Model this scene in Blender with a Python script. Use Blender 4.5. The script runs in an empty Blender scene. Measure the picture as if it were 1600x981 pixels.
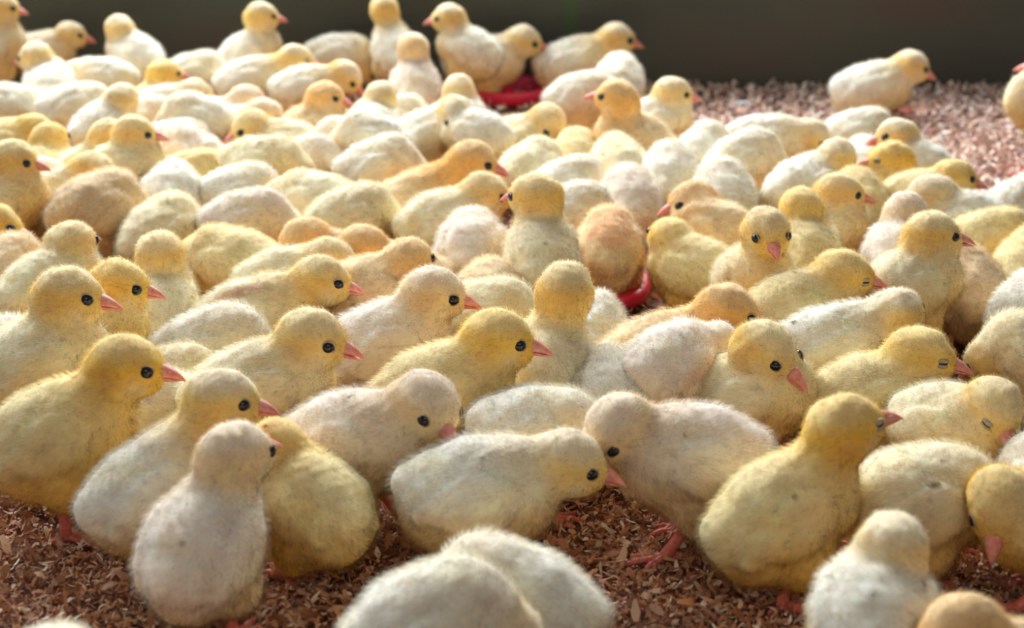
import bpy, math, random
import numpy as np
rng = np.random.default_rng(7)
random.seed(7)
SC = bpy.context.scene
COL = SC.collection

# ------------------------------------------------------------------ camera, world, light, exposure
CAM_H, PITCH, FPX = 0.40, math.radians(19.9), 2900.0
cam_d = bpy.data.cameras.new('camera')
cam = bpy.data.objects.new('camera', cam_d); COL.objects.link(cam)
cam.location = (0, 0, CAM_H)
cam.rotation_euler = (math.pi/2 - PITCH, 0, 0)
cam_d.sensor_width = 36.0
cam_d.lens = FPX*36.0/1600.0
cam_d.clip_start = 0.01
cam_d.dof.use_dof = True
cam_d.dof.focus_distance = 0.95
cam_d.dof.aperture_fstop = 10.5
SC.camera = cam
SC.view_settings.view_transform = 'Standard'
SC.view_settings.look = 'None'
SC.view_settings.gamma = 1
SC.view_settings.use_curve_mapping = False
SC.view_settings.exposure = -0.10

world = bpy.data.worlds.new('World'); SC.world = world
world.use_nodes = True
bg = world.node_tree.nodes['Background']
bg.inputs[0].default_value = (0.97, 0.96, 1.0, 1)
bg.inputs[1].default_value = 0.19

def area(name, loc, target, sx, sy, power, color):
    l = bpy.data.lights.new(name, 'AREA'); l.shape = 'RECTANGLE'; l.size = sx; l.size_y = sy
    l.energy = power; l.color = color
    o = bpy.data.objects.new(name, l); COL.objects.link(o); o.location = loc
    import mathutils
    d = mathutils.Vector(target) - mathutils.Vector(loc)
    o.rotation_euler = d.to_track_quat('-Z', 'Y').to_euler()
    return o
# daylight from the open side of the shed, behind and above the guard board
area('window_light_back', (-0.4, 2.65, 1.35), (0.0, 1.1, 0.0), 2.6, 0.7, 128, (0.95, 0.97, 1.0))
area('window_light_left', (-2.0, 1.2, 1.3), (0.0, 1.1, 0.0), 1.4, 0.9, 14, (0.88, 0.94, 1.0))
area('fill_light_front', (0.6, -1.0, 1.9), (0.0, 1.0, 0.0), 1.6, 1.0, 7.5, (1.0, 0.84, 0.66))  # added warm fill for the near sides; no real lamp there

# ------------------------------------------------------------------ helpers
def new_mat(name):
    m = bpy.data.materials.new(name); m.use_nodes = True
    nt = m.node_tree; nt.nodes.clear()
    out = nt.nodes.new('ShaderNodeOutputMaterial')
    p = nt.nodes.new('ShaderNodeBsdfPrincipled')
    nt.links.new(p.outputs[0], out.inputs[0])
    return m, nt, p, out

def raw_mesh(name, V, quads=None, tris=None, smooth=True):
    V = np.asarray(V, dtype=np.float32)
    me = bpy.data.meshes.new(name)
    nq = 0 if quads is None else len(quads); ntr = 0 if tris is None else len(tris)
    me.vertices.add(len(V)); me.vertices.foreach_set('co', V.ravel())
    idx = []
    if nq: idx.append(np.asarray(quads, dtype=np.int32).ravel())
    if ntr: idx.append(np.asarray(tris, dtype=np.int32).ravel())
    idx = np.concatenate(idx)
    me.loops.add(len(idx)); me.loops.foreach_set('vertex_index', idx)
    starts = np.concatenate([np.arange(nq)*4, nq*4+np.arange(ntr)*3]).astype(np.int32)
    me.polygons.add(nq+ntr); me.polygons.foreach_set('loop_start', starts)
    me.polygons.foreach_set('use_smooth', np.full(nq+ntr, smooth))
    me.update(calc_edges=True)
    return me

def vattr(me, name, data, kind='FLOAT_VECTOR'):
    a = me.attributes.new(name, kind, 'POINT')
    data = np.asarray(data, dtype=np.float32)
    if kind == 'FLOAT_COLOR':
        if data.shape[1] == 3: data = np.concatenate([data, np.ones((len(data), 1), np.float32)], 1)
        a.data.foreach_set('color', data.ravel())
    elif kind == 'FLOAT_VECTOR': a.data.foreach_set('vector', data.ravel())
    else: a.data.foreach_set('value', data.ravel())

def link(name, me, mat, parent=None):
    o = bpy.data.objects.new(name, me); COL.objects.link(o)
    if mat: me.materials.append(mat)
    if parent: o.parent = parent
    return o

def tag(o, label=None, cat=None, group=None, kind=None):
    if label: o['label'] = label
    if cat: o['category'] = cat
    if group: o['group'] = group
    if kind: o['kind'] = kind
    return o

def nrmz(v): return v/np.maximum(np.linalg.norm(v, axis=-1, keepdims=True), 1e-9)

def loft(rings, cap=True):
    """rings: (n, m, 3) -> verts, quads, tris"""
    R = np.asarray(rings); n, m, _ = R.shape
    V = R.reshape(-1, 3).tolist(); Q = []; T = []
    for i in range(n-1):
        for j in range(m):
            k = (j+1) % m
            Q.append((i*m+j, i*m+k, (i+1)*m+k, (i+1)*m+j))
    if cap:
        a = len(V); V.append(R[0].mean(0).tolist()); b = len(V); V.append(R[-1].mean(0).tolist())
        for j in range(m):
            k = (j+1) % m
            T.append((a, k, j)); T.append((b, (n-1)*m+j, (n-1)*m+k))
    return V, Q, T

class MB:
    def __init__(s): s.V = []; s.Q = []; s.T = []
    def add(s, V, Q=(), T=()):
        o = len(s.V); s.V += [tuple(v) for v in V]
        s.Q += [tuple(i+o for i in q) for q in Q]; s.T += [tuple(i+o for i in t) for t in T]
    def tube(s, pts, rad, m=8, flat=1.0):
        pts = np.asarray(pts, float); n = len(pts)
        rings = []
        up = np.array([0.13, 0.21, 0.97])
        for i in range(n):
            d = nrmz(pts[min(i+1, n-1)] - pts[max(i-1, 0)])
            a = np.cross(d, up)
            if np.linalg.norm(a) < 0.2: a = np.cross(d, np.array([1., 0.1, 0]))
            a = nrmz(a); b = np.cross(d, a)
            t = np.arange(m)*2*np.pi/m
            rings.append(pts[i] + rad[i]*(np.cos(t)[:, None]*a + flat*np.sin(t)[:, None]*b))
        s.add(*loft(rings))
    def mesh(s, name, smooth=True): return raw_mesh(name, s.V, s.Q or None, s.T or None, smooth)

# ------------------------------------------------------------------ materials
def mat_down():
    m, nt, p, out = new_mat('chick_down'); N = nt.nodes; L = nt.links
    a = N.new('ShaderNodeAttribute'); a.attribute_name = 'tint'
    n = N.new('ShaderNodeAttribute'); n.attribute_name = 'flow_normal'
    vt = N.new('ShaderNodeVectorTransform'); vt.vector_type = 'NORMAL'; vt.convert_from = 'OBJECT'; vt.convert_to = 'WORLD'
    L.new(n.outputs['Vector'], vt.inputs[0])
    tc = N.new('ShaderNodeTexCoord')
    n1 = N.new('ShaderNodeTexNoise'); n1.inputs['Scale'].default_value = 260; n1.inputs['Detail'].default_value = 4
    n2 = N.new('ShaderNodeTexNoise'); n2.inputs['Scale'].default_value = 60; n2.inputs['Detail'].default_value = 3
    L.new(tc.outputs['Object'], n1.inputs['Vector']); L.new(tc.outputs['Object'], n2.inputs['Vector'])
    mr = N.new('ShaderNodeMapRange'); mr.inputs[1].default_value = 0.3; mr.inputs[2].default_value = 0.7
    mr.inputs[3].default_value = 0.86; mr.inputs[4].default_value = 1.06
    L.new(n2.outputs[0], mr.inputs[0])
    mx = N.new('ShaderNodeMix'); mx.data_type = 'RGBA'; mx.blend_type = 'MULTIPLY'; mx.inputs[0].default_value = 1
    L.new(a.outputs['Color'], mx.inputs[6]); L.new(mr.outputs[0], mx.inputs[7])
    ad = N.new('ShaderNodeMath'); ad.operation = 'ADD'
    L.new(n1.outputs[0], ad.inputs[0]); L.new(n2.outputs[0], ad.inputs[1])
    b = N.new('ShaderNodeBump'); b.inputs['Strength'].default_value = 0.12; b.inputs['Distance'].default_value = 0.0010
    L.new(ad.outputs[0], b.inputs['Height']); L.new(vt.outputs[0], b.inputs['Normal'])
    L.new(b.outputs[0], p.inputs['Normal'])
    L.new(mx.outputs[2], p.inputs['Base Color'])
    p.inputs['Roughness'].default_value = 0.95
    p.inputs['Specular IOR Level'].default_value = 0.1
    p.inputs['Sheen Weight'].default_value = 0.12
    p.inputs['Sheen Roughness'].default_value = 0.4
    p.inputs['Sheen Tint'].default_value = (0.9, 0.95, 1, 1)
    p.inputs['Subsurface Weight'].default_value = 0.55
    p.inputs['Subsurface Radius'].default_value = (1.0, 0.72, 0.38); p.inputs['Subsurface Scale'].default_value = 0.004
    # the loose fibres let light through
    sa = N.new('ShaderNodeAttribute'); sa.attribute_name = 'fibre'
    df = N.new('ShaderNodeBsdfDiffuse'); L.new(a.outputs['Color'], df.inputs[0]); L.new(vt.outputs[0], df.inputs['Normal'])
    tr = N.new('ShaderNodeBsdfTranslucent'); L.new(a.outputs['Color'], tr.inputs[0])
    m1 = N.new('ShaderNodeAddShader'); L.new(df.outputs[0], m1.inputs[0]); L.new(tr.outputs[0], m1.inputs[1])
    for sh_, k_ in ((df, .85), (tr, .45)):
        vm = N.new('ShaderNodeVectorMath'); vm.operation = 'SCALE'; vm.inputs['Scale'].default_value = k_
        L.new(a.outputs['Color'], vm.inputs[0]); L.new(vm.outputs[0], sh_.inputs[0])
    tp = N.new('ShaderNodeBsdfTransparent')
    m2 = N.new('ShaderNodeMixShader'); m2.inputs[0].default_value = 0.66; L.new(m1.outputs[0], m2.inputs[1]); L.new(tp.outputs[0], m2.inputs[2])
    ms = N.new('ShaderNodeMixShader'); L.new(sa.outputs['Fac'], ms.inputs[0])
    L.new(p.outputs[0], ms.inputs[1]); L.new(m2.outputs[0], ms.inputs[2]); L.new(ms.outputs[0], out.inputs[0])
    return m
M_DOWN = mat_down()

def mat_simple(name, col, rough=0.5, spec=0.5, sss=0.0, noise=None, bump=0):
    m, nt, p, out = new_mat(name); N = nt.nodes; L = nt.links
    p.inputs['Base Color'].default_value = (*col, 1); p.inputs['Roughness'].default_value = rough
    p.inputs['Specular IOR Level'].default_value = spec
    if sss:
        p.inputs['Subsurface Weight'].default_value = sss
        p.inputs['Subsurface Radius'].default_value = (1, .3, .2); p.inputs['Subsurface Scale'].default_value = 0.003
    if noise:
        sc, c2 = noise
        tc = N.new('ShaderNodeTexCoord'); t = N.new('ShaderNodeTexNoise'); t.inputs['Scale'].default_value = sc
        t.inputs['Detail'].default_value = 4
        L.new(tc.outputs['Object'], t.inputs['Vector'])
        mx = N.new('ShaderNodeMix'); mx.data_type = 'RGBA'
        mx.inputs[6].default_value = (*col, 1); mx.inputs[7].default_value = (*c2, 1)
        mr = N.new('ShaderNodeMapRange'); mr.inputs[1].default_value = .35; mr.inputs[2].default_value = .65
        L.new(t.outputs[0], mr.inputs[0]); L.new(mr.outputs[0], mx.inputs[0]); L.new(mx.outputs[2], p.inputs['Base Color'])
        if bump:
            b = N.new('ShaderNodeBump'); b.inputs['Strength'].default_value = .5; b.inputs['Distance'].default_value = bump
            L.new(t.outputs[0], b.inputs['Height']); L.new(b.outputs[0], p.inputs['Normal'])
    return m
M_BEAK = mat_simple('beak_horn', (0.76, 0.23, 0.19), 0.42, 0.4, 0.25, (350, (0.86, 0.40, 0.32)), 0.0003)
M_LEG = mat_simple('leg_skin', (0.66, 0.14, 0.12), 0.5, 0.4, 0.2, (500, (0.80, 0.27, 0.22)), 0.0005)
M_EYE = mat_simple('eye_dark', (0.006, 0.005, 0.006), 0.08, 0.6)
M_LID = mat_simple('eyelid_skin', (0.30, 0.25, 0.20), 0.6, 0.3, 0, (600, (0.55, 0.44, 0.25)), 0.0003)
M_RED = mat_simple('red_plastic', (0.72, 0.02, 0.07), 0.28, 0.5, 0.15, (45, (0.80, 0.035, 0.10)))

# ------------------------------------------------------------------ setting: floor, board wall, shavings
def mat_floor():
    m, nt, p, out = new_mat('packed_litter'); N = nt.nodes; L = nt.links
    tc = N.new('ShaderNodeTexCoord')
    v = N.new('ShaderNodeTexVoronoi'); v.inputs['Scale'].default_value = 220
    n = N.new('ShaderNodeTexNoise'); n.inputs['Scale'].default_value = 90; n.inputs['Detail'].default_value = 6
    L.new(tc.outputs['Object'], v.inputs['Vector']); L.new(tc.outputs['Object'], n.inputs['Vector'])
    cr = N.new('ShaderNodeValToRGB'); e = cr.color_ramp.elements
    e[0].position = .3; e[0].color = (.10, .035, .02, 1); e[1].position = .75; e[1].color = (.36, .17, .10, 1)
    L.new(n.outputs[0], cr.inputs[0]); L.new(cr.outputs[0], p.inputs['Base Color'])
    b = N.new('ShaderNodeBump'); b.inputs['Distance'].default_value = .003; L.new(v.outputs['Distance'], b.inputs['Height'])
    L.new(b.outputs[0], p.inputs['Normal']); p.inputs['Roughness'].default_value = .9
    return m
WALL_Y = 1.735
fl = raw_mesh('floor', [(-1.6, -0.4, 0), (1.6, -0.4, 0), (1.6, 2.2, 0), (-1.6, 2.2, 0)], [(0, 1, 2, 3)], smooth=False)
tag(link('floor', fl, mat_floor()), kind='structure')

def mat_wall():
    m, nt, p, out = new_mat('weathered_board'); N = nt.nodes; L = nt.links
    tc = N.new('ShaderNodeTexCoord'); mp = N.new('ShaderNodeMapping'); mp.inputs['Scale'].default_value = (3.2, 3.2, 9)
    L.new(tc.outputs['Object'], mp.inputs[0])
    n = N.new('ShaderNodeTexNoise'); n.inputs['Scale'].default_value = 1.3; n.inputs['Detail'].default_value = 6
    L.new(mp.outputs[0], n.inputs['Vector'])
    cr = N.new('ShaderNodeValToRGB'); e = cr.color_ramp.elements
    e[0].position = .3; e[0].color = (.062, .062, .050, 1); e[1].position = .72; e[1].color = (.098, .076, .058, 1)
    x = cr.color_ramp.elements.new(.5); x.color = (.078, .085, .062, 1)
    L.new(n.outputs[0], cr.inputs[0])
    # green algae streak
    sx = N.new('ShaderNodeSeparateXYZ'); L.new(tc.outputs['Object'], sx.inputs[0])
    a = N.new('ShaderNodeMath'); a.operation = 'SUBTRACT'; a.inputs[1].default_value = 0.056; L.new(sx.outputs[0], a.inputs[0])
    b = N.new('ShaderNodeMath'); b.operation = 'ABSOLUTE'; L.new(a.outputs[0], b.inputs[0])
    mr = N.new('ShaderNodeMapRange'); mr.inputs[1].default_value = .002; mr.inputs[2].default_value = .009; mr.inputs[3].default_value = .6; mr.inputs[4].default_value = 0
    L.new(b.outputs[0], mr.inputs[0])
    mx = N.new('ShaderNodeMix'); mx.data_type = 'RGBA'; mx.inputs[7].default_value = (.05, .13, .035, 1)
    L.new(mr.outputs[0], mx.inputs[0]); L.new(cr.outputs[0], mx.inputs[6]); L.new(mx.outputs[2], p.inputs['Base Color'])
    bp = N.new('ShaderNodeBump'); bp.inputs['Distance'].default_value = .002; L.new(n.outputs[0], bp.inputs['Height'])
    L.new(bp.outputs[0], p.inputs['Normal']); p.inputs['Roughness'].default_value = .7
    return m
def box(x0, x1, y0, y1, z0, z1):
    V = [(x, y, z) for x in (x0, x1) for y in (y0, y1) for z in (z0, z1)]
    Q = [(0, 1, 3, 2), (4, 6, 7, 5), (0, 4, 5, 1), (2, 3, 7, 6), (0, 2, 6, 4), (1, 5, 7, 3)]
    return V, Q
V, Q = box(-1.6, 1.6, WALL_Y, WALL_Y+.018, 0, .14)
tag(link('wall_back', raw_mesh('wall_back', V, Q, smooth=False), mat_wall()), kind='structure')

def shavings():
    # dense curled flakes: most where the litter is bare
    P = []
    def field(n, f, x, y):
        r = rng.random((n, 2)); P.append(np.stack([x[0]+(x[1]-x[0])*r[:, 0], y[0]+(y[1]-y[0])*r[:, 1]], 1))
    field(62000, 0, (-.34, .34), (.62, .98))
    field(12000, 0, (-.46, .46), (.98, 1.30))
    field(4000, 0, (-.60, .08), (1.30, 1.73))
    field(19000, 0, (.08, .62), (1.15, 1.73))
    field(4000, 0, (-.8, .8), (.35, .60))
    P = np.concatenate(P); n = len(P)
    kx, kw = 5, 2
    Ln = np.where(P[:, 1] < 1, .62, .9)*rng.uniform(.003, .0105, n)*np.where(rng.random(n) < .12, 1.7, 1); W = Ln*rng.uniform(.12, .42, n)
    curl = rng.uniform(.1, 2.4, n)*np.where(rng.random(n) < .5, -1, 1)
    th = rng.uniform(0, 2*np.pi, n); tilt = rng.normal(0, .55, n); roll = rng.normal(0, .7, n)
    z0 = rng.random(n)**1.4*.006 + .001
    t = np.linspace(-.5, .5, kx)
    Lx = np.zeros((n, kx, 2, 3))
    ang = curl[:, None]*t
    R = Ln/np.where(np.abs(curl) < .15, .15, np.abs(curl))
    Lx[..., 0] = (R[:, None]*np.sin(np.abs(curl)[:, None]*t))[:, :, None]
    Lx[..., 2] = (np.sign(curl)[:, None]*R[:, None]*(1-np.cos(ang)))[:, :, None]
    taper = 1-.55*np.abs(2*t)**2
    jit = 1+rng.normal(0, .22, (n, kx))
    Lx[:, :, 0, 1] = -.5*W[:, None]*taper*jit; Lx[:, :, 1, 1] = .5*W[:, None]*taper*jit
    def rot(A, a, i, j):
        c, s = np.cos(a)[:, None, None], np.sin(a)[:, None, None]
        p, q = A[..., i].copy(), A[..., j].copy(); A[..., i] = c*p-s*q; A[..., j] = s*p+c*q
    rot(Lx, roll, 1, 2); rot(Lx, tilt, 0, 2); rot(Lx, th, 0, 1)
    Lx[..., 0] += P[:, 0][:, None, None]; Lx[..., 1] += P[:, 1][:, None, None]
    zmin = Lx[..., 2].min((1, 2)); Lx[..., 2] += (z0 - np.minimum(zmin, 0)*.7)[:, None, None]
    V = Lx.reshape(-1, 3)
    base = (np.arange(n)*kx*2)[:, None]
    Qs = []
    for i in range(kx-1):
        Qs.append(base + np.array([[2*i, 2*i+2, 2*i+3, 2*i+1]]))
    Q = np.concatenate(Qs)
    me = raw_mesh('wood_shavings', V, Q)
    pal = np.array([(.44, .20, .10), (.56, .31, .18), (.68, .44, .29), (.32, .12, .055), (.88, .68, .50), (.62, .29, .12), (.50, .24, .15)])
    c = pal[rng.choice(7, n, p=[.17, .2, .17, .14, .11, .12, .09])]*rng.uniform(.8, 1.15, (n, 1))
    # paler by the board, browner in front: dirtier litter plus painted daylight falloff
    back_light_tone = np.clip((P[:, 1]-1.02)/.35, 0, 1)[:, None]
    c = np.clip(c*(1.12-.1*back_light_tone) + back_light_tone*np.array([.36, .36, .38]), 0, .92)
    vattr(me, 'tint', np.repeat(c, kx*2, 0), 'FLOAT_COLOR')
    m, nt, p, out = new_mat('pine_shaving'); a = nt.nodes.new('ShaderNodeAttribute'); a.attribute_name = 'tint'
    nt.links.new(a.outputs['Color'], p.inputs['Base Color']); p.inputs['Roughness'].default_value = .75
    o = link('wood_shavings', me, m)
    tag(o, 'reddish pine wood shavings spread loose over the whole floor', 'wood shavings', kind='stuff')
shavings()

# ------------------------------------------------------------------ pixel -> ray
cp, sp = math.cos(PITCH), math.sin(PITCH)
def ray(px, py):
    x = (px-800)/FPX; y = -(py-490.5)/FPX
    # camera: right=+X, up=(0,sp,cp), forward=(0,cp,-sp)
    d = np.array([x, cp + y*sp, -sp + y*cp])
    return d/d[1]            # unit step in world Y
def at_height(px, py, h):
    r = ray(px, py); t = (h-CAM_H)/r[2]
    return np.array([0, 0, CAM_H]) + r*t
def at_depth(px, py, Y):
    return np.array([0, 0, CAM_H]) + ray(px, py)*Y

# ------------------------------------------------------------------ the chick
def smin(a, b, k):
    h = np.clip(.5+.5*(b-a)/k, 0, 1)
    return b+(a-b)*h-k*h*(1-h)
def ell(p, c, r, R=None):
    q = p-c
    if R is not None: q = q@R          # columns of R are the ellipsoid's axes
    r = np.asarray(r); k0 = np.linalg.norm(q/r, axis=-1); k1 = np.linalg.norm(q/(r*r), axis=-1)
    return k0*(k0-1)/np.maximum(k1, 1e-6)
def caps(p, a, b, ra, rb):
    ab = b-a; t = np.clip(((p-a)@ab)/max(ab@ab, 1e-6), 0, 1)
    return np.linalg.norm(p-a-t[..., None]*ab, axis=-1)-(ra+(rb-ra)*t)
def roty(a):                            # nose-up by a
    c, s = math.cos(a), math.sin(a); return np.array([[c, 0, -s], [0, 1, 0], [s, 0, c]])
def rotx(a):
    c, s = math.cos(a), math.sin(a); return np.array([[1, 0, 0], [0, c, -s], [0, s, c]])

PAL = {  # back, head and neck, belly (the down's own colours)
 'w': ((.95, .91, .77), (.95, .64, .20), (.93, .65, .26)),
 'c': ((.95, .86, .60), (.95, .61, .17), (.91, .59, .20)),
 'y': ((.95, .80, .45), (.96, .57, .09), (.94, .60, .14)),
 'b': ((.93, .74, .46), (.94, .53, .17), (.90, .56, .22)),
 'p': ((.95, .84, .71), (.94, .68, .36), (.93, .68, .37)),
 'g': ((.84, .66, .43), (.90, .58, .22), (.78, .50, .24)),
}

def chick_mesh(hd_c, F, U, tilt, kind, vox, nf, seed, shape, marks=()):
    """All in centimetres; local x = heading; origin = body centre."""
    r_ = np.random.default_rng(seed)
    R = roty(tilt)
    S = np.cross(U, F)                   # head's left
    RH = np.stack([F, S, U], 1)
    bl, bw, bh = shape
    A = lambda x, y, z: R@np.array([x, y, z], float)
    nb = A(2.1*bl, 0, .55)                # neck base
    neck_mid = nb*.45+hd_c*.55
    wob = r_.normal(0, 1, 6)
    def body(p):
        d = ell(p, A(-.2, 0, 0), (3.55*bl, 2.6*bw, 2.5*bh), R)
        d = smin(d, ell(p, A(1.9*bl, 0, -.05), (2.1, 2.2*bw, 2.25*bh), R), 1.0)
        d = smin(d, ell(p, A(-1.75*bl, 0, -.45), (2.2, 2.25*bw, 2.25*bh), R), 1.0)
        d = smin(d, ell(p, A(-3.45*bl, 0, .7), (.8, .75, .5), R@roty(-.4)), 1.1)
        for s in (-1, 1):
            d = smin(d, ell(p, A(-.35, 1.45*bw*s, -1.75), (1.45, 1.1, 1.7), R), .7)
            w = ell(p, A(-.15*bl, 2.34*bw*s, .35), (2.3*bl, .5, 1.35*bh), R@rotx(.22*s)@roty(.18))
            w = smin(w, ell(p, A(-2.0*bl, 1.95*bw*s, .15), (1.5, .45, .75), R@roty(.35)), .5)
            d = smin(d, w, .2)
        return d
    def neck(p):
        return smin(caps(p, nb, neck_mid, 1.65, 1.22), caps(p, neck_mid, hd_c-F*.3-U*.2, 1.22, 1.15), .4)
    def head(p):
        d = ell(p, hd_c, (1.66, 1.47, 1.5), RH)
        d = smin(d, ell(p, hd_c+F*.85-U*.28, (.95, .9, .8), RH), .7)
        d = smin(d, ell(p, hd_c-F*.5-U*.45, (1.25, 1.36, 1.2), RH), .6)
        return d
    def nz(p, f):
        q = p*f+wob[:3]*3
        return (np.sin(q[..., 0]*1.3+1.7*np.sin(q[..., 1]*1.1)) * np.sin(q[..., 1]*1.7+1.3*np.sin(q[..., 2]*1.4)) +
                np.sin(q[..., 2]*1.9+1.2*np.sin(q[..., 0]*1.6))*.7)
    def sdf(p):
        d = smin(smin(body(p), neck(p), .6), head(p), .38)
        return d - .045*nz(p, 1.6) - .02*nz(p, 4.5)
    lo = np.minimum(np.array([-5.4*bl, -3.4*bw, -4.2]), hd_c-2.8); hi = np.maximum(np.array([4.6*bl, 3.4*bw, 3.8]), hd_c+2.8)
    lo[2] = min(lo[2], -4.4); 
    nx = np.ceil((hi-lo)/vox).astype(int)+1
    ax = [lo[i]+np.arange(nx[i])*vox for i in range(3)]
    G = np.stack(np.meshgrid(*ax, indexing='ij'), -1)
    D = sdf(G.reshape(-1, 3)).reshape(nx)
    neg = D < 0
    cnt = np.zeros(nx-1, int)
    for i in (0, 1):
        for j in (0, 1):
            for k in (0, 1):
                cnt += neg[i:nx[0]-1+i, j:nx[1]-1+j, k:nx[2]-1+k]
    act = (cnt > 0) & (cnt < 8)
    ids = -np.ones(nx-1, int); ids[act] = np.arange(act.sum())
    V = lo + (np.argwhere(act)+.5)*vox
    Qs = []
    for a in range(3):
        b, c = (a+1) % 3, (a+2) % 3
        n0 = np.take(neg, np.arange(nx[a]-1), a); n1 = np.take(neg, np.arange(1, nx[a]), a)
        E = np.argwhere(n0 != n1)
        E = E[(E[:, b] > 0) & (E[:, c] > 0) & (E[:, b] < nx[b]-1) & (E[:, c] < nx[c]-1)]
        sgn = n0[tuple(E.T)]
        q = []
        for db, dc in ((-1, -1), (0, -1), (0, 0), (-1, 0)):
            e = E.copy(); e[:, b] += db; e[:, c] += dc; q.append(ids[tuple(e.T)])
        q = np.stack(q, 1); q[~sgn] = q[~sgn][:, ::-1]
        Qs.append(q)
    Q = np.concatenate(Qs)
    eps = .05
    def grad(p):
        g = np.zeros_like(p); 
        for i in range(3):
            e = np.zeros(3); e[i] = eps; g[:, i] = sdf(p+e)-sdf(p-e)
        return g/(2*eps)
    for _ in range(3):
        g = grad(V); V = V - sdf(V)[:, None]*g/np.maximum((g*g).sum(1), .2)[:, None]
    Nn = nrmz(grad(V))
    # colour
    def colour(p, n):
        c = [np.array(x) for x in PAL[kind]]
        dh, db = np.minimum(head(p), neck(p)), body(p)
        wh = 1/(1+np.exp(np.clip((dh-db)/.35, -30, 30)))
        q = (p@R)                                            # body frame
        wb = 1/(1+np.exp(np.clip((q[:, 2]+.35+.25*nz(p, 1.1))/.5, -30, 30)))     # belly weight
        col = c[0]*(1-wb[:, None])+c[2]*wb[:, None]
        crown = np.clip(((p-hd_c)@U-.35)/.7, 0, 1)           # paler crown
        hc = c[1]*(1-.6*crown[:, None]) + (c[0]*.98)*(.6*crown[:, None])
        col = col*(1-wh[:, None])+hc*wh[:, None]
        for s_ in (-1, 1):                                   # ear patch and paler cheek
            for off, rr_, mc, k_ in ((-F*.45+S*s_*1.35-U*.25, .36, (.66, .40, .24), .5), (F*.75+S*s_*1.1-U*.65, .55, (.95, .84, .62), .5)):
                w = (k_*np.exp(-((p-hd_c-off)**2).sum(-1)/rr_**2))[:, None]
                col = col*(1-w)+np.array(mc)*w
        v = 1+.035*nz(p, 2.3)+.03*nz(p, .8)
        patch = np.clip(nz(p, .75)*.5-.25, 0, .6)[:, None]*(1-wh[:, None])
        for kd, mx_, my_, mz_, rx_, ry_, rz_, mc in marks:
            w = ((q[:, 0]-mx_)/rx_)**2+((q[:, 1]-my_)/ry_)**2+((q[:, 2]-mz_)/rz_)**2
            w = (kd*np.clip(1.6-w*1.2+.25*nz(p, 2.6), 0, 1))[:, None]
            col = col*(1-w)+np.array(mc)*w
        col = col*(1-patch*.5)+np.array(PAL[kind][1])*patch*.5
        return np.clip(col*v[:, None], 0, .95)
    # eye and beak anchors
    def hit(o, d):
        t = 0.0
        for _ in range(60):
            s = float(sdf((o+d*t)[None])[0])
            if s > -.005: break
            t += max(-s*.7, .01)
        return o+d*t
    anchors = {}
    ex = []
    for s in (-1, 1):
        d = nrmz(F*.42+S*s*.95+U*.10); e = hit(hd_c+F*.75+U*.08, d); ex.append((e, d, s))
    bk = hit(hd_c-U*.30, F)
    # fuzz
    fi = r_.integers(0, len(Q), nf)
    uv = r_.random((nf, 2)); u, v = uv[:, :1], uv[:, 1:]
    q = Q[fi]
    P = V[q[:, 0]]*(1-u)*(1-v)+V[q[:, 1]]*u*(1-v)+V[q[:, 2]]*u*v+V[q[:, 3]]*(1-u)*v
    NP = nrmz(Nn[q[:, 0]]*(1-u)*(1-v)+Nn[q[:, 1]]*u*(1-v)+Nn[q[:, 2]]*u*v+Nn[q[:, 3]]*(1-u)*v)
    dh = head(P); onh = np.clip(1-dh/.9, 0, 1)[:, None]
    keep = np.ones(len(P), bool)
    for e, d, s in ex: keep &= np.linalg.norm(P-e, axis=1) > .40
    keep &= np.linalg.norm(P-(bk), axis=1) > .52
    P, NP, onh = P[keep], NP[keep], onh[keep]
    comb = nrmz(np.array([-1., 0, -.35]))*(1-onh) + nrmz(-F*.9-U*.1)*onh
    comb = comb-(comb*NP).sum(1, keepdims=True)*NP
    n = len(P)
    clump = nz(P, 3.3)[:, None]
    T = nrmz(NP*.85+comb*.75+r_.normal(0, .24, (n, 3))+clump*.06)
    ln = (.36*(1-onh)+.21*onh)*r_.uniform(.55, 1.3, (n, 1))
    wdt = np.full((n, 1), .024 if vox < .33 else .04)
    side = nrmz(np.cross(T, r_.normal(0, 1, (n, 3))))
    a = P-NP*.03+side*wdt*.5; b = P-NP*.03-side*wdt*.5
    mid = P+T*ln*.55; tip = P+T*ln+comb*ln*.25
    FV = np.stack([a, b, mid-side*wdt*.38, mid+side*wdt*.38, tip], 1).reshape(-1, 3)
    o = len(V)+np.arange(n)[:, None]*5
    FQ = o+np.array([[0, 1, 2, 3]]); FT = o+np.array([[3, 2, 4]])
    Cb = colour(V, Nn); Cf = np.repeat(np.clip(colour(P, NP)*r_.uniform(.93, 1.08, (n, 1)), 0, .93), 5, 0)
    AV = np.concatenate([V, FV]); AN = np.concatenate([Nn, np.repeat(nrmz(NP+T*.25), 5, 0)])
    me = raw_mesh('body', AV*.01, np.concatenate([Q, FQ]), FT)
    vattr(me, 'tint', np.concatenate([Cb, Cf]), 'FLOAT_COLOR')
    vattr(me, 'flow_normal', AN)
    vattr(me, 'fibre', np.concatenate([np.zeros(len(V)), np.ones(len(FV))]), 'FLOAT')
    return me, ex, bk, (S, RH)

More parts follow.
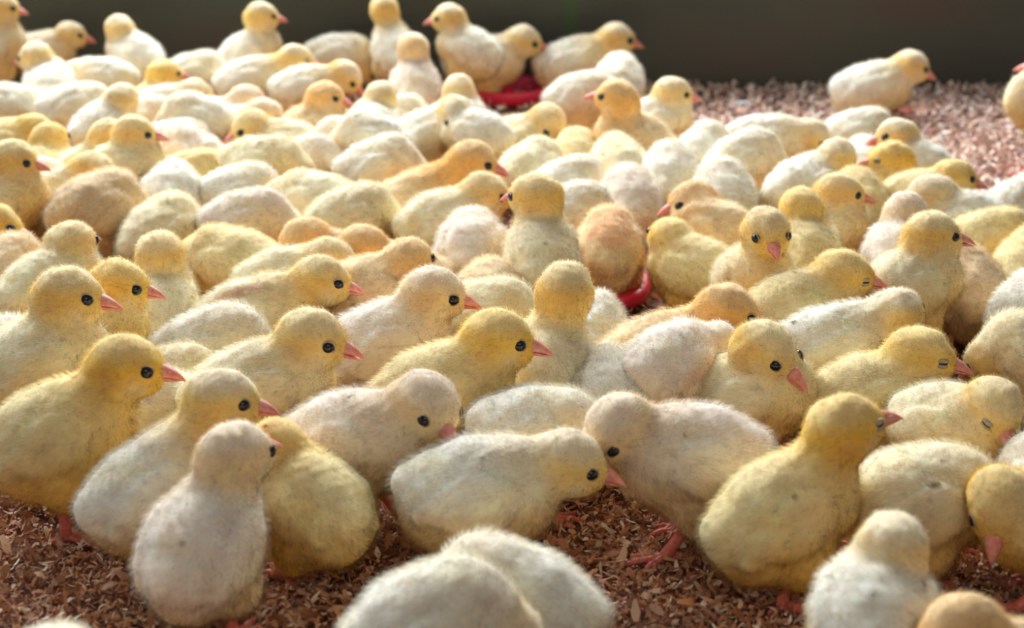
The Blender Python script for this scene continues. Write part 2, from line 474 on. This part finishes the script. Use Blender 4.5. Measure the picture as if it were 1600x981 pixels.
def beak_mesh(bk, F, S, U, gape):
    mb = MB(); m = 14
    L = .90
    def P(x, y, z): return bk+F*x+S*y+U*z
    th = np.arange(m)*2*np.pi/m
    rings = []
    for t in np.linspace(0, 1, 9):
        w = .50*(1-t)**.75+.035; h = .50*(1-t)**.72+.035; x = -.32+(L+.32)*t
        dz = .10-.30*t**2.2
        rings.append([P(x, w*math.cos(a), dz+(h*math.sin(a) if math.sin(a) > 0 else .16*h*math.sin(a)))*.01 for a in th])
    mb.add(*loft(rings))
    rings = []
    for t in np.linspace(0, 1, 8):
        w = .44*(1-t)**.7+.03; h = .28*(1-t)**.7+.025; x = -.32+(L*.86+.32)*t
        dz = .05-.10*t**1.5-gape*t
        rings.append([P(x, w*math.cos(a), dz-.02+(h*math.sin(a) if math.sin(a) < 0 else .1*h*math.sin(a)))*.01 for a in th])
    mb.add(*loft(rings))
    # cere bulges with the nostrils
    for s in (-1, 1):
        mb.add(*loft([[P(.10+.17*math.cos(ph)*1.2, s*(.25+.03*math.sin(ph)), .24)*.01+(S*s*.08*math.sin(ph)*math.cos(a)+U*.09*math.sin(ph)*math.sin(a))*.01 for a in th] for ph in np.linspace(.15, math.pi-.15, 6)]))
    return mb.mesh('beak')

def ball(c, ax, r, nu=14, nv=9, frac=1.0):
    """ellipsoid at c with axes ax (3 columns) radii r"""
    rings = []
    for ph in np.linspace(.06, math.pi*frac-.06, nv):
        rings.append([(c+ax[0]*r[0]*math.sin(ph)*math.cos(a)+ax[1]*r[1]*math.sin(ph)*math.sin(a)+ax[2]*r[2]*math.cos(ph))*.01 for a in np.arange(nu)*2*np.pi/nu])
    return loft(rings)

def leg_mesh(hip, foot, side, spread, knee=.45):
    """hip, foot in cm in the root's frame; toes forward along +x"""
    mb = MB()
    ank = foot+np.array([-.05, 0, .28])
    mid = (hip+ank)/2+np.array([-.25*knee, 0, 0])
    pts = [hip, hip*.6+mid*.4+np.array([-.05, 0, 0]), mid, mid*.4+ank*.6, ank, foot+np.array([.12, 0, .16])]
    mb.tube(np.array(pts)*.01, np.array([.42, .33, .28, .28, .32, .24])*.01, 10)
    for a, L in ((.55*side+spread, 1.5), (0+spread, 1.85), (-.5*side+spread, 1.5), (math.pi-.25*side+spread, .75)):
        d = np.array([math.cos(a), math.sin(a), 0]); z = np.array([0, 0, 1.])
        q = [ank+z*-.02, foot+d*.3*L/1.5+z*.24, foot+d*.62*L/1.5*1.1+z*.17, foot+d*L*.66+z*.20, foot+d*L*.85+z*.13, foot+d*(L*1.02)+z*.05]
        mb.tube(np.array(q)*.01, np.array([.19, .175, .14, .15, .11, .03])*.01, 8)
    return mb.mesh('leg')

GROUP = 'young chicks crowded on the wood shavings'
placed = []

def build_chick(c, i):
    s, Rz = c['s'], c['bd']
    ch, sh = math.cos(Rz), math.sin(Rz)
    toL = np.array([[ch, sh, 0], [-sh, ch, 0], [0, 0, 1]])
    B, Hd = c['B'], c['H']
    h_cm = (toL@(Hd-B))*100/s
    yaw = c['hd']-Rz; p = c['hp']
    F = np.array([math.cos(yaw)*math.cos(p), math.sin(yaw)*math.cos(p), -math.sin(p)])
    U = nrmz(np.array([0, 0, 1.])-F*F[2])
    # roll of the head
    ro = c['roll']; S0 = np.cross(U, F); U = nrmz(U*math.cos(ro)+S0*math.sin(ro)); S = np.cross(U, F)
    dist = B[1]; near = dist < 1.22
    vox = .30 if near else .36
    nf = c.get('nf', 20000 if near else (11000 if dist < 1.42 else 6000))
    me, ex, bk, _ = chick_mesh(h_cm, F, U, c['tilt'], c['kind'], vox, nf, 100+i, c['shape'], c['marks'])
    root = bpy.data.objects.new('chick', None); COL.objects.link(root)
    root.empty_display_size = .02
    root.location = (B[0], B[1], 0); root.rotation_euler = (0, 0, Rz)
    tag(root, c['label'], 'chick', GROUP)
    zoff = B[2]
    def put(name, mesh, mat):
        o = link(name, mesh, mat, root); o.location = (0, 0, zoff); o.scale = (s, s, s); return o
    body = put('body', me, M_DOWN)
    put('beak', beak_mesh(bk, F, S, U, c['gape']), M_BEAK)
    for e, d, sd in ex:
        ax1 = nrmz(F-d*(F@d)); ax2 = np.cross(d, ax1)
        mb = MB()
        if c['closed']:
            mb.add(*ball(e-d*.08, (ax1, ax2, d), (.30, .10, .17)))
            eo = put('eye', mb.mesh('eye'), M_EYE)
            lid = MB()
            lid.add(*ball(e-d*.10+ax2*.13, (ax1, ax2, d), (.36, .15, .20)))
            lid.add(*ball(e-d*.10-ax2*.13, (ax1, ax2, d), (.36, .15, .20)))
        else:
            mb.add(*ball(e-d*.13, (ax1, ax2, d), (.33, .30, .27)))
            eo = put('eye', mb.mesh('eye'), M_EYE)
            lid = MB(); rings = []
            for a in np.arange(20)*2*np.pi/20:
                cc = e-d*.05+ax1*.345*math.cos(a)+ax2*.305*math.sin(a); rd = ax1*math.cos(a)+ax2*math.sin(a)
                rings.append([(cc+(rd*math.cos(b)+d*math.sin(b))*.04)*.01 for b in np.arange(6)*2*np.pi/6])
            rings.append(rings[0]); lid.add(*loft(rings, cap=False))
        l = link('eyelid', lid.mesh('eyelid'), M_LID, eo)
    # legs (root frame, cm)
    zb = zoff*100
    rr = np.random.default_rng(500+i)
    stride = c['stride']
    for sd in (-1, 1):
        st = stride*sd+rr.normal(0, .15)
        hip = np.array([.15*s, 1.15*sd*s, max(zb-2.0*s, .9)])
        foot = np.array([(.7+st)*s, (1.2+rr.normal(0, .12))*sd*s, .35])
        if zb < 3.6*s: foot[0] += .9*s
        lm = leg_mesh(hip, foot, sd, rr.normal(0, .1))
        link('leg', lm, M_LEG, root)
    return root

# (head x, head y, body x, body y, scale, body heading, head heading, head pitch down, options, label)
# headings in degrees: 0 = to the right, 90 = away, 180 = left, -90 = towards us
CH = []
def K(hx, hy, bx, by, s, bd, hd, hp, opt, label):
    CH.append((hx, hy, bx, by, s, bd, hd, hp, opt, label))

# ---- against the board
K(2,12, -6,78, 1.1, 20,10,8,'w t','white chick cut off by the left frame edge, topmost there against the board')
K(110,55, 62,82, 1.1, 0,0,8,'w','white chick with orange cheek by the board, second from the top left corner')
K(187,45, 212,88, 1.12, 140,110,0,'w t','white chick with its back turned and head up, alone against the board at left')
K(408,25, 388,84, 1.1, 15,8,5,'w t','white chick sitting high against the board at left centre, pink beak to the right')
K(600,12, 612,78, 1.15, 110,95,0,'w t','tall yellow-necked chick cut by the top edge, seen from behind')
K(702,28, 738,78, 1.12, 155,180,5,'w t','white chick against the board looking left, orange throat')
K(816,64, 752,98, 1.2, 0,-5,10,'w l','large white chick walking right by the board, darkened orange eye stripe')
K(962,60, 895,98, 1.2, 0,0,10,'w l','white chick striding right in front of the board, rightmost of the back crowd')
K(1422,104, 1362,138, 1.12, 0,0,18,'w l','lone white chick on bare shavings by the board at right')
K(None,0, 303,118, 1.1, 10,0,0,'w','plain white rounded back against the dark board, left of centre')
K(562,104, 530,88, 1.15, 0,-10,30,'w','white hunched chick left of the tall yellow-necked one, pink beak pointing down')
K(1640,150, 1640,165, 1.15, 180,150,0,'w l t','white chick at the right frame edge with one pink leg showing')
# ---- second rank
K(56,90, 78,138, 1.15, 100,160,10,'w t','white chick seen from behind with a small brown ear patch, upper left')
K(None,0, 22,168, 1.15, 180,180,20,'w','white back with orange wing at the upper left frame edge')
K(116,118, 160,128, 1.12, 175,180,25,'w','white rounded back with yellow neck bent left, upper left')
K(None,0, 118,172, 1.12, 20,0,0,'w','bluish white rump below the chick with the brown ear patch')
K(190,155, 160,200, 1.12, 60,80,0,'w t','chick with orange nape seen from behind, upper left crowd')
K(256,116, 240,168, 1.12, 60,25,5,'y t','yellow-throated chick stretching up with beak to the right, upper left crowd')
K(298,150, 258,172, 1.1, 0,0,8,'w','chick with orange cheek looking right just under the plain white back')
K(None,0, 312,188, 1.1, 180,180,0,'w','low white back with orange rear in the upper left crowd')
K(None,0, 232,192, 1.1, 0,0,0,'p','pale pinkish back between two yellow necks in the upper left crowd')
K(462,92, 392,128, 1.15, 0,0,8,'w c','long white chick with orange cheek and shut eye, upper left of centre')
K(540,118, 478,140, 1.12, 0,-15,38,'w','white chick with yellow face bowed to the right, beside the hunched one')
K(646,76, 648,138, 1.18, 90,90,30,'p t','pinkish white chick seen squarely from behind, orange spot on its nape')
K(717,140, 718,188, 1.12, 85,95,0,'w t','white-headed chick from behind with yellow band on the nape')
K(595,152, 588,196, 1.12, 90,80,0,'w t','chick seen from behind with rounded yellow head, below the pinkish white one')
K(None,0, 966,130, 1.18, 80,80,0,'w','plain white rump behind the orange-necked chick looking left')
K(None,0, 905,152, 1.12, 0,0,0,'w','low yellowish back left of the orange-necked chick looking left')
K(1050,146, 1022,192, 1.15, 15,0,5,'w t','white-capped chick with yellow face at the edge of the bare shavings')
K(385,160, 345,190, 1.12, 10,0,20,'p','cream hunched chick behind another hunched one, left of centre')
K(414,178, 372,204, 1.12, 0,0,22,'p','brownish crouching chick with red beak low to the right')
K(506,154, 488,200, 1.15, 15,-5,5,'b t','orange-necked chick with clear dark eye looking right, upper middle')
K(966,153, 988,222, 1.3, 200,168,-6,'b t','tall orange-necked chick looking left with raised red beak')
K(854,192, 815,222, 1.3, -15,-55,38,'c','pale chick with face bowed toward us and pink beak down, upper middle')
K(716,178, 742,212, 1.15, 150,-70,40,'w','white chick with yellow face tucked down, left of the bowed pale one')
# ---- third rank
K(None,0, 616,190, 1.1, 10,0,0,'w','low white back below two chicks seen from behind, upper middle')
K(None,0, 585,220, 1.1, 170,180,0,'w','small whitish rump in the upper middle crowd')
K(None,0, 540,228, 1.1, 180,180,0,'w','low white back right of the cream chick facing left')
K(None,0, 672,212, 1.3, 5,0,0,'w','broad bluish white back left of the bowed pale chick')
K(392,198, 448,226, 1.25, 185,205,18,'c','cream chick facing left with dark eye and orange cheek, left of centre')
K(None,0, 272,230, 1.2, 10,0,0,'w','long white-topped back behind the two looking right at left')
K(None,0, 305,245, 1.1, 150,150,0,'p','pinkish cream rump beside the long white-topped back')
K(None,0, 400,258, 1.25, -10,0,0,'c','long cream back sloping down right, below the one facing left')
K(None,0, 312,280, 1.15, 0,0,0,'y','dirty yellow back low in the crowd at left')
K(172,214, 140,268, 1.2, 15,0,5,'c t','chick looking right with pink beak, nearer of the overlapping pair at upper left')
K(208,210, 196,262, 1.15, 20,5,5,'c t','chick with dark eye peering out behind its neighbour, red beak to the right')
K(38,212, 10,225, 1.15, 0,0,35,'y','yellow hunched chick near the left edge, above the one with the pink beak')
K(76,222, 72,268, 1.15, 75,60,0,'y t','pale yellow chick seen from behind at upper left, beside the overlapping pair')
K(20,250, 0,318, 1.25, 10,0,8,'c t','chick at the left edge looking right, upper one of two with beaks in view')
K(-8,354, -50,405, 1.25, 0,0,12,'y t','chick cut by the left edge with only eye and beak showing')
K(None,0, 55,295, 1.15, 10,0,0,'w','whitish back between two neighbours near the left edge')
K(145,268, 88,318, 1.25, 20,10,25,'c','hunched chick with bent neck behind the big beige rump')
K(None,0, 160,330, 1.45, 50,50,0,'g','big beige rounded rump at left with the wing showing')
K(None,0, 262,368, 1.25, 60,60,0,'c','pale rump at the right foot of the big beige one')
K(None,0, 268,305, 1.1, 90,80,0,'w','small white rump between the dirty yellow back and the big beige rump')
K(None,0, 372,305, 1.2, 15,10,0,'w','cream rump with tail tuft at its left side')
K(None,0, 385,350, 1.25, 5,5,0,'p','long cream back under the rump with the tail tuft')
K(None,0, 485,256, 1.1, 0,0,0,'p','small cream back with brown side, left of centre')
K(448,308, 502,318, 1.2, 150,165,10,'c','round pale chick turned away to the left with tucked head, left of centre')
K(None,0, 588,262, 1.3, 10,0,0,'w','large white-topped back with yellow flank, above the big orange chick')
K(738,252, 632,325, 1.35, 25,-5,12,'b n','big orange chick stretching right with dark eye and red beak, centre')
K(None,0, 548,345, 1.2, 30,20,0,'c','pale smooth rump left of the big orange chick')
K(757,302, 695,352, 1.3, 15,0,10,'c','pale chick under the big orange one, beak hidden by its neighbour')
K(None,0, 738,392, 1.2, 90,90,0,'p','round whitish rump seen squarely from behind, centre')
K(838,306, 846,392, 1.3, 90,150,5,'c t','cream chick standing with its back to us, wings apart, centre')
K(None,0, 893,296, 1.15, 20,20,0,'w','low white back right of the cream standing one')
K(None,0, 912,252, 1.15, 90,90,0,'y','smooth pale yellow rump under the orange-necked chick looking left')
K(None,0, 840,266, 1.2, 60,60,0,'c','pale folded wing and flank just below the bowed chick')
K(None,0, 968,262, 1.2, 100,100,0,'c','cream rump with yellow side in the right centre crowd')
K(None,0, 1034,278, 1.2, 80,80,0,'w','white rump by the upper end of the red trough')
K(None,0, 972,318, 1.2, 90,90,0,'p','whitish rump behind the orange-topped one')
K(None,0, 888,338, 1.15, 10,10,0,'w','thin strip of white back left of the orange-topped rump')
K(None,0, 952,392, 1.3, 85,85,0,'b l','orange-topped round rump standing in the red trough')
K(1050,376, 1093,416, 1.2, 140,115,-5,'y','golden chick with head turned away, right of the red trough')
K(1094,330, 1118,366, 1.2, 150,190,10,'b','brownish-headed chick looking left above the golden one')
K(None,0, 1130,312, 1.25, 90,90,0,'w','white rump right of the red trough, above the brownish head')
K(1197,360, 1185,424, 1.2, -80,-80,12,'c t','chick facing straight at us with open pink beak')
K(None,0, 1160,256, 1.3, 20,10,0,'w','large white back right of the red trough')
K(None,0, 1108,240, 1.15, 60,60,0,'w','white rump at the left edge of the right hand group')
K(1268,212, 1196,222, 1.2, 0,-20,30,'w','white chick with orange face bowed, back row of the right hand group')
K(None,0, 1338,210, 1.1, 0,0,0,'w','small white back, rearmost of the right hand group')
K(1405,218, 1425,262, 1.2, 150,185,5,'w t','white-naped chick looking left with open beak, right hand group')
K(1308,245, 1258,290, 1.2, 40,70,-5,'w t','chick with orange neck column seen from behind, right hand group')
K(None,0, 1348,262, 1.1, 80,80,0,'w','white flank between the orange neck column and the drowsy yellow chick')
K(1396,262, 1410,310, 1.2, 160,175,3,'y t c','yellow chick looking left with grey half-shut eye, right hand group')
K(1306,312, 1285,362, 1.2, 10,-3,5,'c t','chick looking right with red beak and dark eye, middle of the right hand group')
K(1252,330, 1250,385, 1.2, 80,90,0,'y t','yellow column-like neck seen from behind, beside the chick facing us')
K(None,0, 1352,325, 1.15, 90,90,0,'y','yellow rump behind the brown-capped neck')
K(1415,335, 1405,390, 1.2, 70,90,0,'p t','brown-capped chick from behind, left of the tall one with red beak')
K(1455,305, 1505,350, 1.25, 165,190,12,'w','white chick looking left, half hidden above the tall one with red beak')
K(1487,280, 1435,312, 1.15, 5,-5,8,'y','chick looking right at the edge of bare shavings, rightmost group')
K(None,0, 1592,328, 1.25, 20,20,0,'w l','white-backed chick with dark belly at the right edge, beak out of frame')
K(1455,368, 1418,440, 1.25, 20,0,3,'c t','tall upright chick with dark eye and red beak, right of centre')
K(None,0, 1520,455, 1.3, 90,90,0,'g l','beige rump in shade right of the tall upright chick')
K(None,0, 1545,380, 1.15, 0,0,0,'y','yellow-striped back above the beige shaded rump')
K(None,0, 1598,422, 1.15, 60,60,0,'y','small yellow rump at the right edge, middle height')
K(None,0, 1612,492, 1.2, 60,60,0,'w','white rump at the right edge beside the shaded floor gap')
K(None,0, 1625,560, 1.2, 150,150,0,'c','cream flank at the right edge above the sleeping chick')
# ---- middle ranks
K(103,398, 80,440, 1.25, 50,60,0,'c t','round yellow head seen from behind, above the big white-headed chick at left')
K(None,0, 12,440, 1.3, 80,80,0,'g','brownish rump at the left edge, mid height')
K(250,400, 245,478, 1.3, 85,95,0,'c t','column-shaped chick with its back to us, mid left')
K(322,405, 375,405, 1.35, 150,150,15,'y','plump yellow-white chick curled to the left, mid left')
K(484,380, 528,408, 1.2, 185,212,12,'b c','sleeping orange chick facing left, upper of the drowsy pair left of centre')
K(574,394, 612,420, 1.2, 185,212,12,'b c','sleeping beige chick facing left with a slit eye, centre left')
K(512,408, 455,432, 1.15, 0,0,12,'c','chick almost hidden behind the brown-striped one, only beak tip showing')
K(624,420, 572,448, 1.25, 20,50,0,'b t','orange-headed chick turned away, between two looking right')
K(500,438, 398,488, 1.35, 10,-5,8,'c n','chick with a brown stripe along its back, looking right')
K(None,0, 772,470, 1.1, 80,80,0,'b','small orange-brown rump right of the alert chick at centre')
K(None,0, 758,498, 1.15, 0,0,0,'c','low cream back behind the golden yellow chick')
K(676,458, 600,530, 1.4, 12,-5,8,'p n','alert chick with big dark eye and pinkish cheek, centre, behind the golden one')
K(884,454, 862,570, 1.4, 80,75,0,'c t n','tall chick stretching straight up with its back to us, centre')
K(None,0, 938,524, .95, 80,80,0,'w','small white tuft of back just right of the tall stretching chick')
K(1316,428, 1250,478, 1.3, 10,-3,8,'y c n','yellow chick with slit eye resting, looking right, right of centre')
K(None,0, 1250,408, 1.15, 20,20,0,'p','whitish back right of the chick facing us')
K(1135,484, 1022,548, 1.35, 5,0,15,'b n','tan-headed chick reaching right with beak by its neighbour')
K(1120,545, 1042,568, 1.35, 50,60,10,'p n','chick with a pinkish brown wing half open, right of centre')
K(1192,555, 1165,608, 1.35, -15,-38,25,'c n','chick gazing down toward us with pink beak, on one visible red leg')
K(1402,492, 1305,530, 1.35, 10,60,0,'w n','white-backed chick with head turned fully away, right of centre')
K(184,445, 125,505, 1.25, 15,0,8,'y t','yellow-faced chick just behind the big white-headed one at left, their beaks side by side')
K(105,462, 55,555, 1.5, 25,-2,5,'c t n','big white-headed chick with yellow breast at the left, pink beak to the right')
K(None,0, 325,550, 1.35, 5,0,0,'w n','long white back between the two alert chicks at mid left')
K(None,0, 8,590, 1.4, 80,80,0,'w n','bright white rump at the left edge, mid height')
K(None,0, 262,605, 1.1, 0,0,0,'c','small pale bit of back beside the beak of the yellow-necked one')
K(485,528, 400,600, 1.42, 12,-12,8,'c t n','white-bodied chick with open pink beak and soiled breast, left of centre')
K(776,530, 695,608, 1.45, 12,-5,6,'y t n','golden yellow chick looking right with white-rimmed eye, centre')
K(1436,556, 1362,612, 1.4, 5,-15,6,'y c n','golden-faced chick dozing with half-shut eye, pink beak right, right side')
K(195,572, 95,678, 1.45, 10,-3,4,'y t n l','yellow-necked chick standing at left with dark round eye and pink legs')
K(None,0, 232,655, 1.25, 5,0,0,'w n','white back between the yellow-necked chick and the one before it')
K(None,0, 950,628, 1.25, 90,80,0,'w n','white tufted back just below the tall stretching chick')
K(664,630, 556,690, 1.35, -22,-52,20,'p n l','cream chick bowing its head toward us, standing on pink legs left of centre')
K(925,690, 838,678, 1.3, 0,-10,45,'w n','white chick with head dipped, directly behind the front centre walker')
K(965,668, 1082,715, 1.42, 192,218,32,'p n l','large white chick turned left with head hanging blurred, right of centre')
K(1554,634, 1490,664, 1.15, -50,-75,30,'c c n','sleeping chick with face toward us and slit eye, right edge')
# ---- front
K(1318,668, 1228,800, 1.4, 20,15,-12,'y c t n l','chick raising its closed-eyed yellow head, front right, wing fluff ruffled')
K(None,0, 1450,780, 1.4, 5,0,35,'c n l','cream flat-backed body pressed between two others at front right')
K(None,0, 1640,755, 1.05, 120,120,0,'w n','white back at the right edge above the chick with the drooping beak')
K(1568,785, 1642,812, 1.3, 190,-110,42,'y n l','chick with pink beak drooping straight down at the right edge')
K(345,625, 245,758, 1.3, 22,-2,5,'w t n l','whitish chick standing on one red leg behind the fluffy back at front left')
K(432,700, 490,785, 1.15, 130,120,10,'y n','yellow chick squatting in shade between the front left chicks')
K(366,712, 318,850, 1.4, 72,48,0,'p t n l','fluffy chick with its back to us, front left, head turned right')
K(886,722, 748,768, 1.38, 3,-8,12,'w n l','white chick walking right at front centre with round dark eye')
K(None,0, 795,945, 1.5, 160,170,0,'w n','rear one of two pale headless-looking backs at the bottom edge')
K(None,0, 672,990, 1.62, 10,0,0,'w n','nearest broad pale back cut by the bottom edge, centre')
K(1393,858, 1368,960, 1.25, 78,88,0,'w t n','white chick with its back to us at the bottom right')
K(1505,985, 1610,1065, 1.3, 175,185,10,'b n','orange-headed chick cut by the bottom right corner, red beak to the left')
K(None,0, 50,1082, 1.2, 40,40,0,'w n','tip of a pale back peeping over the bottom edge at left')

# ------------------------------------------------------------------ red feeders, feather
def tray():
    a = at_height(1003, 478, .012); b = at_height(1083, 255, .012)      # the right hand rim
    d = nrmz((b-a)*np.array([1, 1, 0])); left = np.array([-d[1], d[0], 0]); L = np.linalg.norm((b-a)[:2])+.02
    Wd = .085; cen = a+d*L/2+left*Wd/2; r = .022
    def loop(off, z):
        pts = []
        hx, hy, rr = L/2-off, Wd/2-off, max(r-off, .004)
        for cx, cy, a0 in ((hx-rr, hy-rr, 0), (-hx+rr, hy-rr, 90), (-hx+rr, -hy+rr, 180), (hx-rr, -hy+rr, 270)):
            for k in range(9):
                t = math.radians(a0+k*90/8); pts.append((cx+rr*math.cos(t), cy+rr*math.sin(t), z))
        return pts
    prof = [(0, .008), (-.0006, .0135), (.001, .0150), (.008, .0152), (.0098, .0142), (.0125, .004), (.016, .0025)]
    V, Q, T = loft([loop(o, z) for o, z in prof], cap=False)
    n = len(prof); m = 36
    V = list(V); c = len(V); V.append((0, 0, .0025)); T = [(c, (n-1)*m+j, (n-1)*m+(j+1) % m) for j in range(m)]
    me = raw_mesh('feed_tray', V, Q, T)
    o = link('feed_tray', me, M_RED); o.location = (cen[0], cen[1], 0.001); o.rotation_euler = (0, 0, math.atan2(d[1], d[0]))
    sm = o.modifiers.new('thick', 'SOLIDIFY'); sm.thickness = .0015; sm.offset = 0
    tag(o, 'long red plastic feed tray running back between the chicks, right of centre', 'feed tray')
    # raised ribs across the rim near the corner
    for k, x in enumerate((-L/2+.020, -L/2+.032, -L/2+.050)):
        V, Q = box(x-.0008, x+.0008, -Wd/2+.0015, -Wd/2+.0075, .0148, .0160)
        link('rib', raw_mesh('rib', V, Q, smooth=False), M_RED, o)
tray()
def pan():
    c = at_height(790, 152, 0.0); m = 40; rings = []
    for rad, z in ((.036, 0), (.040, .006), (.0405, .013), (.039, .0145), (.036, .013), (.033, .004), (.012, .003), (.009, .012), (.002, .014)):
        rings.append([(rad*math.cos(t), rad*math.sin(t), z) for t in np.arange(m)*2*np.pi/m])
    V, Q, T = loft(rings)
    o = link('feed_pan', raw_mesh('feed_pan', V, Q, T), M_RED); o.location = (c[0], c[1]-.01, .001)
    tag(o, 'round red feed pan by the board, behind the large white walking chick', 'feed pan')
pan()
def feather():
    c = at_height(1162, 166, .004); V = []; Q = []
    for i in range(13):
        t = i/12; w = .0042*math.sin(math.pi*min(t*1.05+.03, 1))**.6+.0003
        for j in range(5):
            v = (j-2)/2; V.append(((t-.5)*.021, w*v, .003+.003*math.sin(t*3)-.0012*v*v))
    for i in range(12):
        for j in range(4): Q.append((i*5+j, (i+1)*5+j, (i+1)*5+j+1, i*5+j+1))
    me = raw_mesh('feather', V, Q); o = link('feather', me, mat_simple('feather_white', (.85, .86, .92), .6, .3))
    o.location = (c[0], c[1], .003); o.rotation_euler = (0, 0, .15)
    sm = o.modifiers.new('thick', 'SOLIDIFY'); sm.thickness = .0004
    mb = MB(); mb.tube([(-.016, 0, .0032), (-.008, 0, .0055), (0, 0, .006), (.010, 0, .0035)], [.0004, .0004, .0003, .0001], 6)
    link('quill', mb.mesh('quill'), mat_simple('quill_white', (.9, .88, .8), .4, .4), o)
    tag(o, 'small white feather lying on the pale shavings near the board', 'feather')
feather()

# ------------------------------------------------------------------ stand every chick on the floor
FOOT = {'yellow-necked chick standing at left': 838, 'standing on one red leg behind': 905, 'fluffy chick with its back': 998,
        'standing on pink legs left': 845, 'large white chick turned left': 862, 'chick walking right at front': 910,
        'raising its closed-eyed': 945, 'cream flat-backed': 905, 'drooping straight down': 945, 'one visible red leg': 720,
        'lone white chick': 188, 'large white chick walking right by the board': 156, 'striding right in front': 152,
        'beige rump in shade': 540, 'dark belly at the right edge': 385, 'orange-topped round rump': 478,
        'frame edge with one pink leg': 278}
MARKS = {'brown stripe': [(.8, -1.0, -1.0, 2.1, 2.2, .45, 1.0, (.66, .40, .24))],
         'soiled breast': [(.9, 3.1, -1.7, -.6, .35, .5, .35, (.28, .16, .06)), (.8, 2.6, -2.2, -1.6, .2, .3, .25, (.35, .18, .10))],
         'orange-topped round rump': [(.75, 0, 0, 2.6, 3.2, 2.2, 1.3, (.90, .52, .28))],
         'pinkish brown wing': [(.7, .3, -2.2, .5, 2.0, 1.0, .6, (.74, .48, .34)), (.6, -1.6, -1.6, -.2, .8, .8, .8, (.76, .50, .30))],
         'brown-capped chick': [(.6, 2.0, 0, 4.5, 1.6, 1.6, 1.0, (.72, .48, .30))]}
def prepare():
    out = []
    for i, (hx, hy, bx, by, s, bd, hd, hp, opt, label) in enumerate(CH):
        o = opt.split(); kind = o[0]; fl = set(o[1:])
        r = np.random.default_rng(i*7+3)
        if by > 380 and hx is not None and by < 640: by += 10
        sc = float(np.interp(by, [100, 240, 400, 700], [.87, .87, .94, 1.0])) + .4*(s-(1.10+.32*by/800)) + r.normal(0, .01)
        if by < 300 and 'l' in fl: sc += .11
        out.append(dict(i=i, hx=hx, hy=hy, bx=bx, bx0=bx, by=by, s=sc, bd=math.radians(bd), hd=math.radians(hd),
                        hp=math.radians(hp), kind=kind, fl=fl, label=label,
                        foot=next((v for k_, v in FOOT.items() if k_ in label), None),
                        marks=[m_ for k_, v in MARKS.items() if k_ in label for m_ in v],
                        h0=(.051 if ('l' in fl or 't' in fl) else .042)))
    return out
def solve(c, h):
    B = at_height(c['bx'], c['by'], h)
    if c['foot']: B = at_depth(c['bx'], c['by'], at_height(c['bx'], c['foot'], 0)[1])
    ymax = WALL_Y-.05
    if B[1] > ymax: B = at_depth(c['bx'], c['by'], ymax)
    s = c['s']; f = np.array([math.cos(c['bd']), math.sin(c['bd']), 0])
    if c['hx'] is None:
        H = B+(f*2.7+np.array([0, 0, -.5]))*.01*s
    else:
        k = 1.8 if 't' in c['fl'] else 2.5
        H = at_depth(c['hx'], c['hy'], B[1]+k*.01*s*f[1])
        v = H-B; L = np.linalg.norm(v)/(.01*s)
        if L > 6.6: H = B+v*6.6/L
        if L < 3.0: H = B+v*3.0/max(L, .1)
    return B, H
def balls(c, B, H):
    f = np.array([math.cos(c['bd']), math.sin(c['bd']), 0])*.01*c['s']
    return [(B+f*1.7, .021*c['s']), (B-f*1.6, .021*c['s']), (H, .016*c['s'])]
cs = prepare()
st = []
for c in cs:
    c['h'] = c['h0']; B, H = solve(c, c['h']); st.append(balls(c, B, H))
def pen(a, b):
    e = 0
    for (p, r) in a:
        for (q, t) in b:
            d = r+t-float(np.sqrt(((p-q)**2).sum()))
            if d > 0: e += d*d*1e4
    return e
for sweep in range(5):
    for i, c in enumerate(cs):
        lo, hi = (.036, .054)
        best = None
        for h in np.linspace(lo, hi, 11):
            for db in ((-11, 0, 11) if c['hx'] is None else (-5, 0, 5)):
                c['bx'] = c['bx0']+db
                B, H = solve(c, h); bl = balls(c, B, H)
                e = ((h-c['h0'])*100)**2*1.0+abs(db)*.01
                for j, o in enumerate(st):
                    if j != i and abs(o[0][0][0]-B[0]) < .13 and abs(o[0][0][1]-B[1]) < .13: e += pen(bl, o)
                if best is None or e < best[0]: best = (e, h, bl, db)
        c['h'] = best[1]; st[i] = best[2]; c['bx'] = c['bx0']+best[3]
for c in cs:
    B, H = solve(c, c['h'])
    c['B'], c['H'] = B, H
    r = np.random.default_rng(c['i']+900)
    s = c['s']; hz = (H-B)[2]*100/s
    hid = c['hx'] is None
    c['tilt'] = math.radians(np.clip(7+8.5*(hz-1.7), 0, 37)) if not hid else math.radians(12+r.normal(0, 5))
    c['shape'] = ((.76 if hid else .82)+r.normal(0, .03), (.84 if c['by'] < 700 else .93)+r.normal(0, .03), .95+r.normal(0, .03))
    if hid: c['hp'] = math.radians(35)
    c['roll'] = r.normal(0, .06); c['gape'] = .03+.05*abs(r.normal())
    c['closed'] = 'c' in c['fl']; c['stride'] = .9 if 'l' in c['fl'] else .25
    if 'walking right at front' in c['label']: c['stride'] = -1.9
    if 'open' in c['label']: c['gape'] = .22
    if c['by'] < 300: c['nf'] = 6000

    build_chick(c, c['i'])
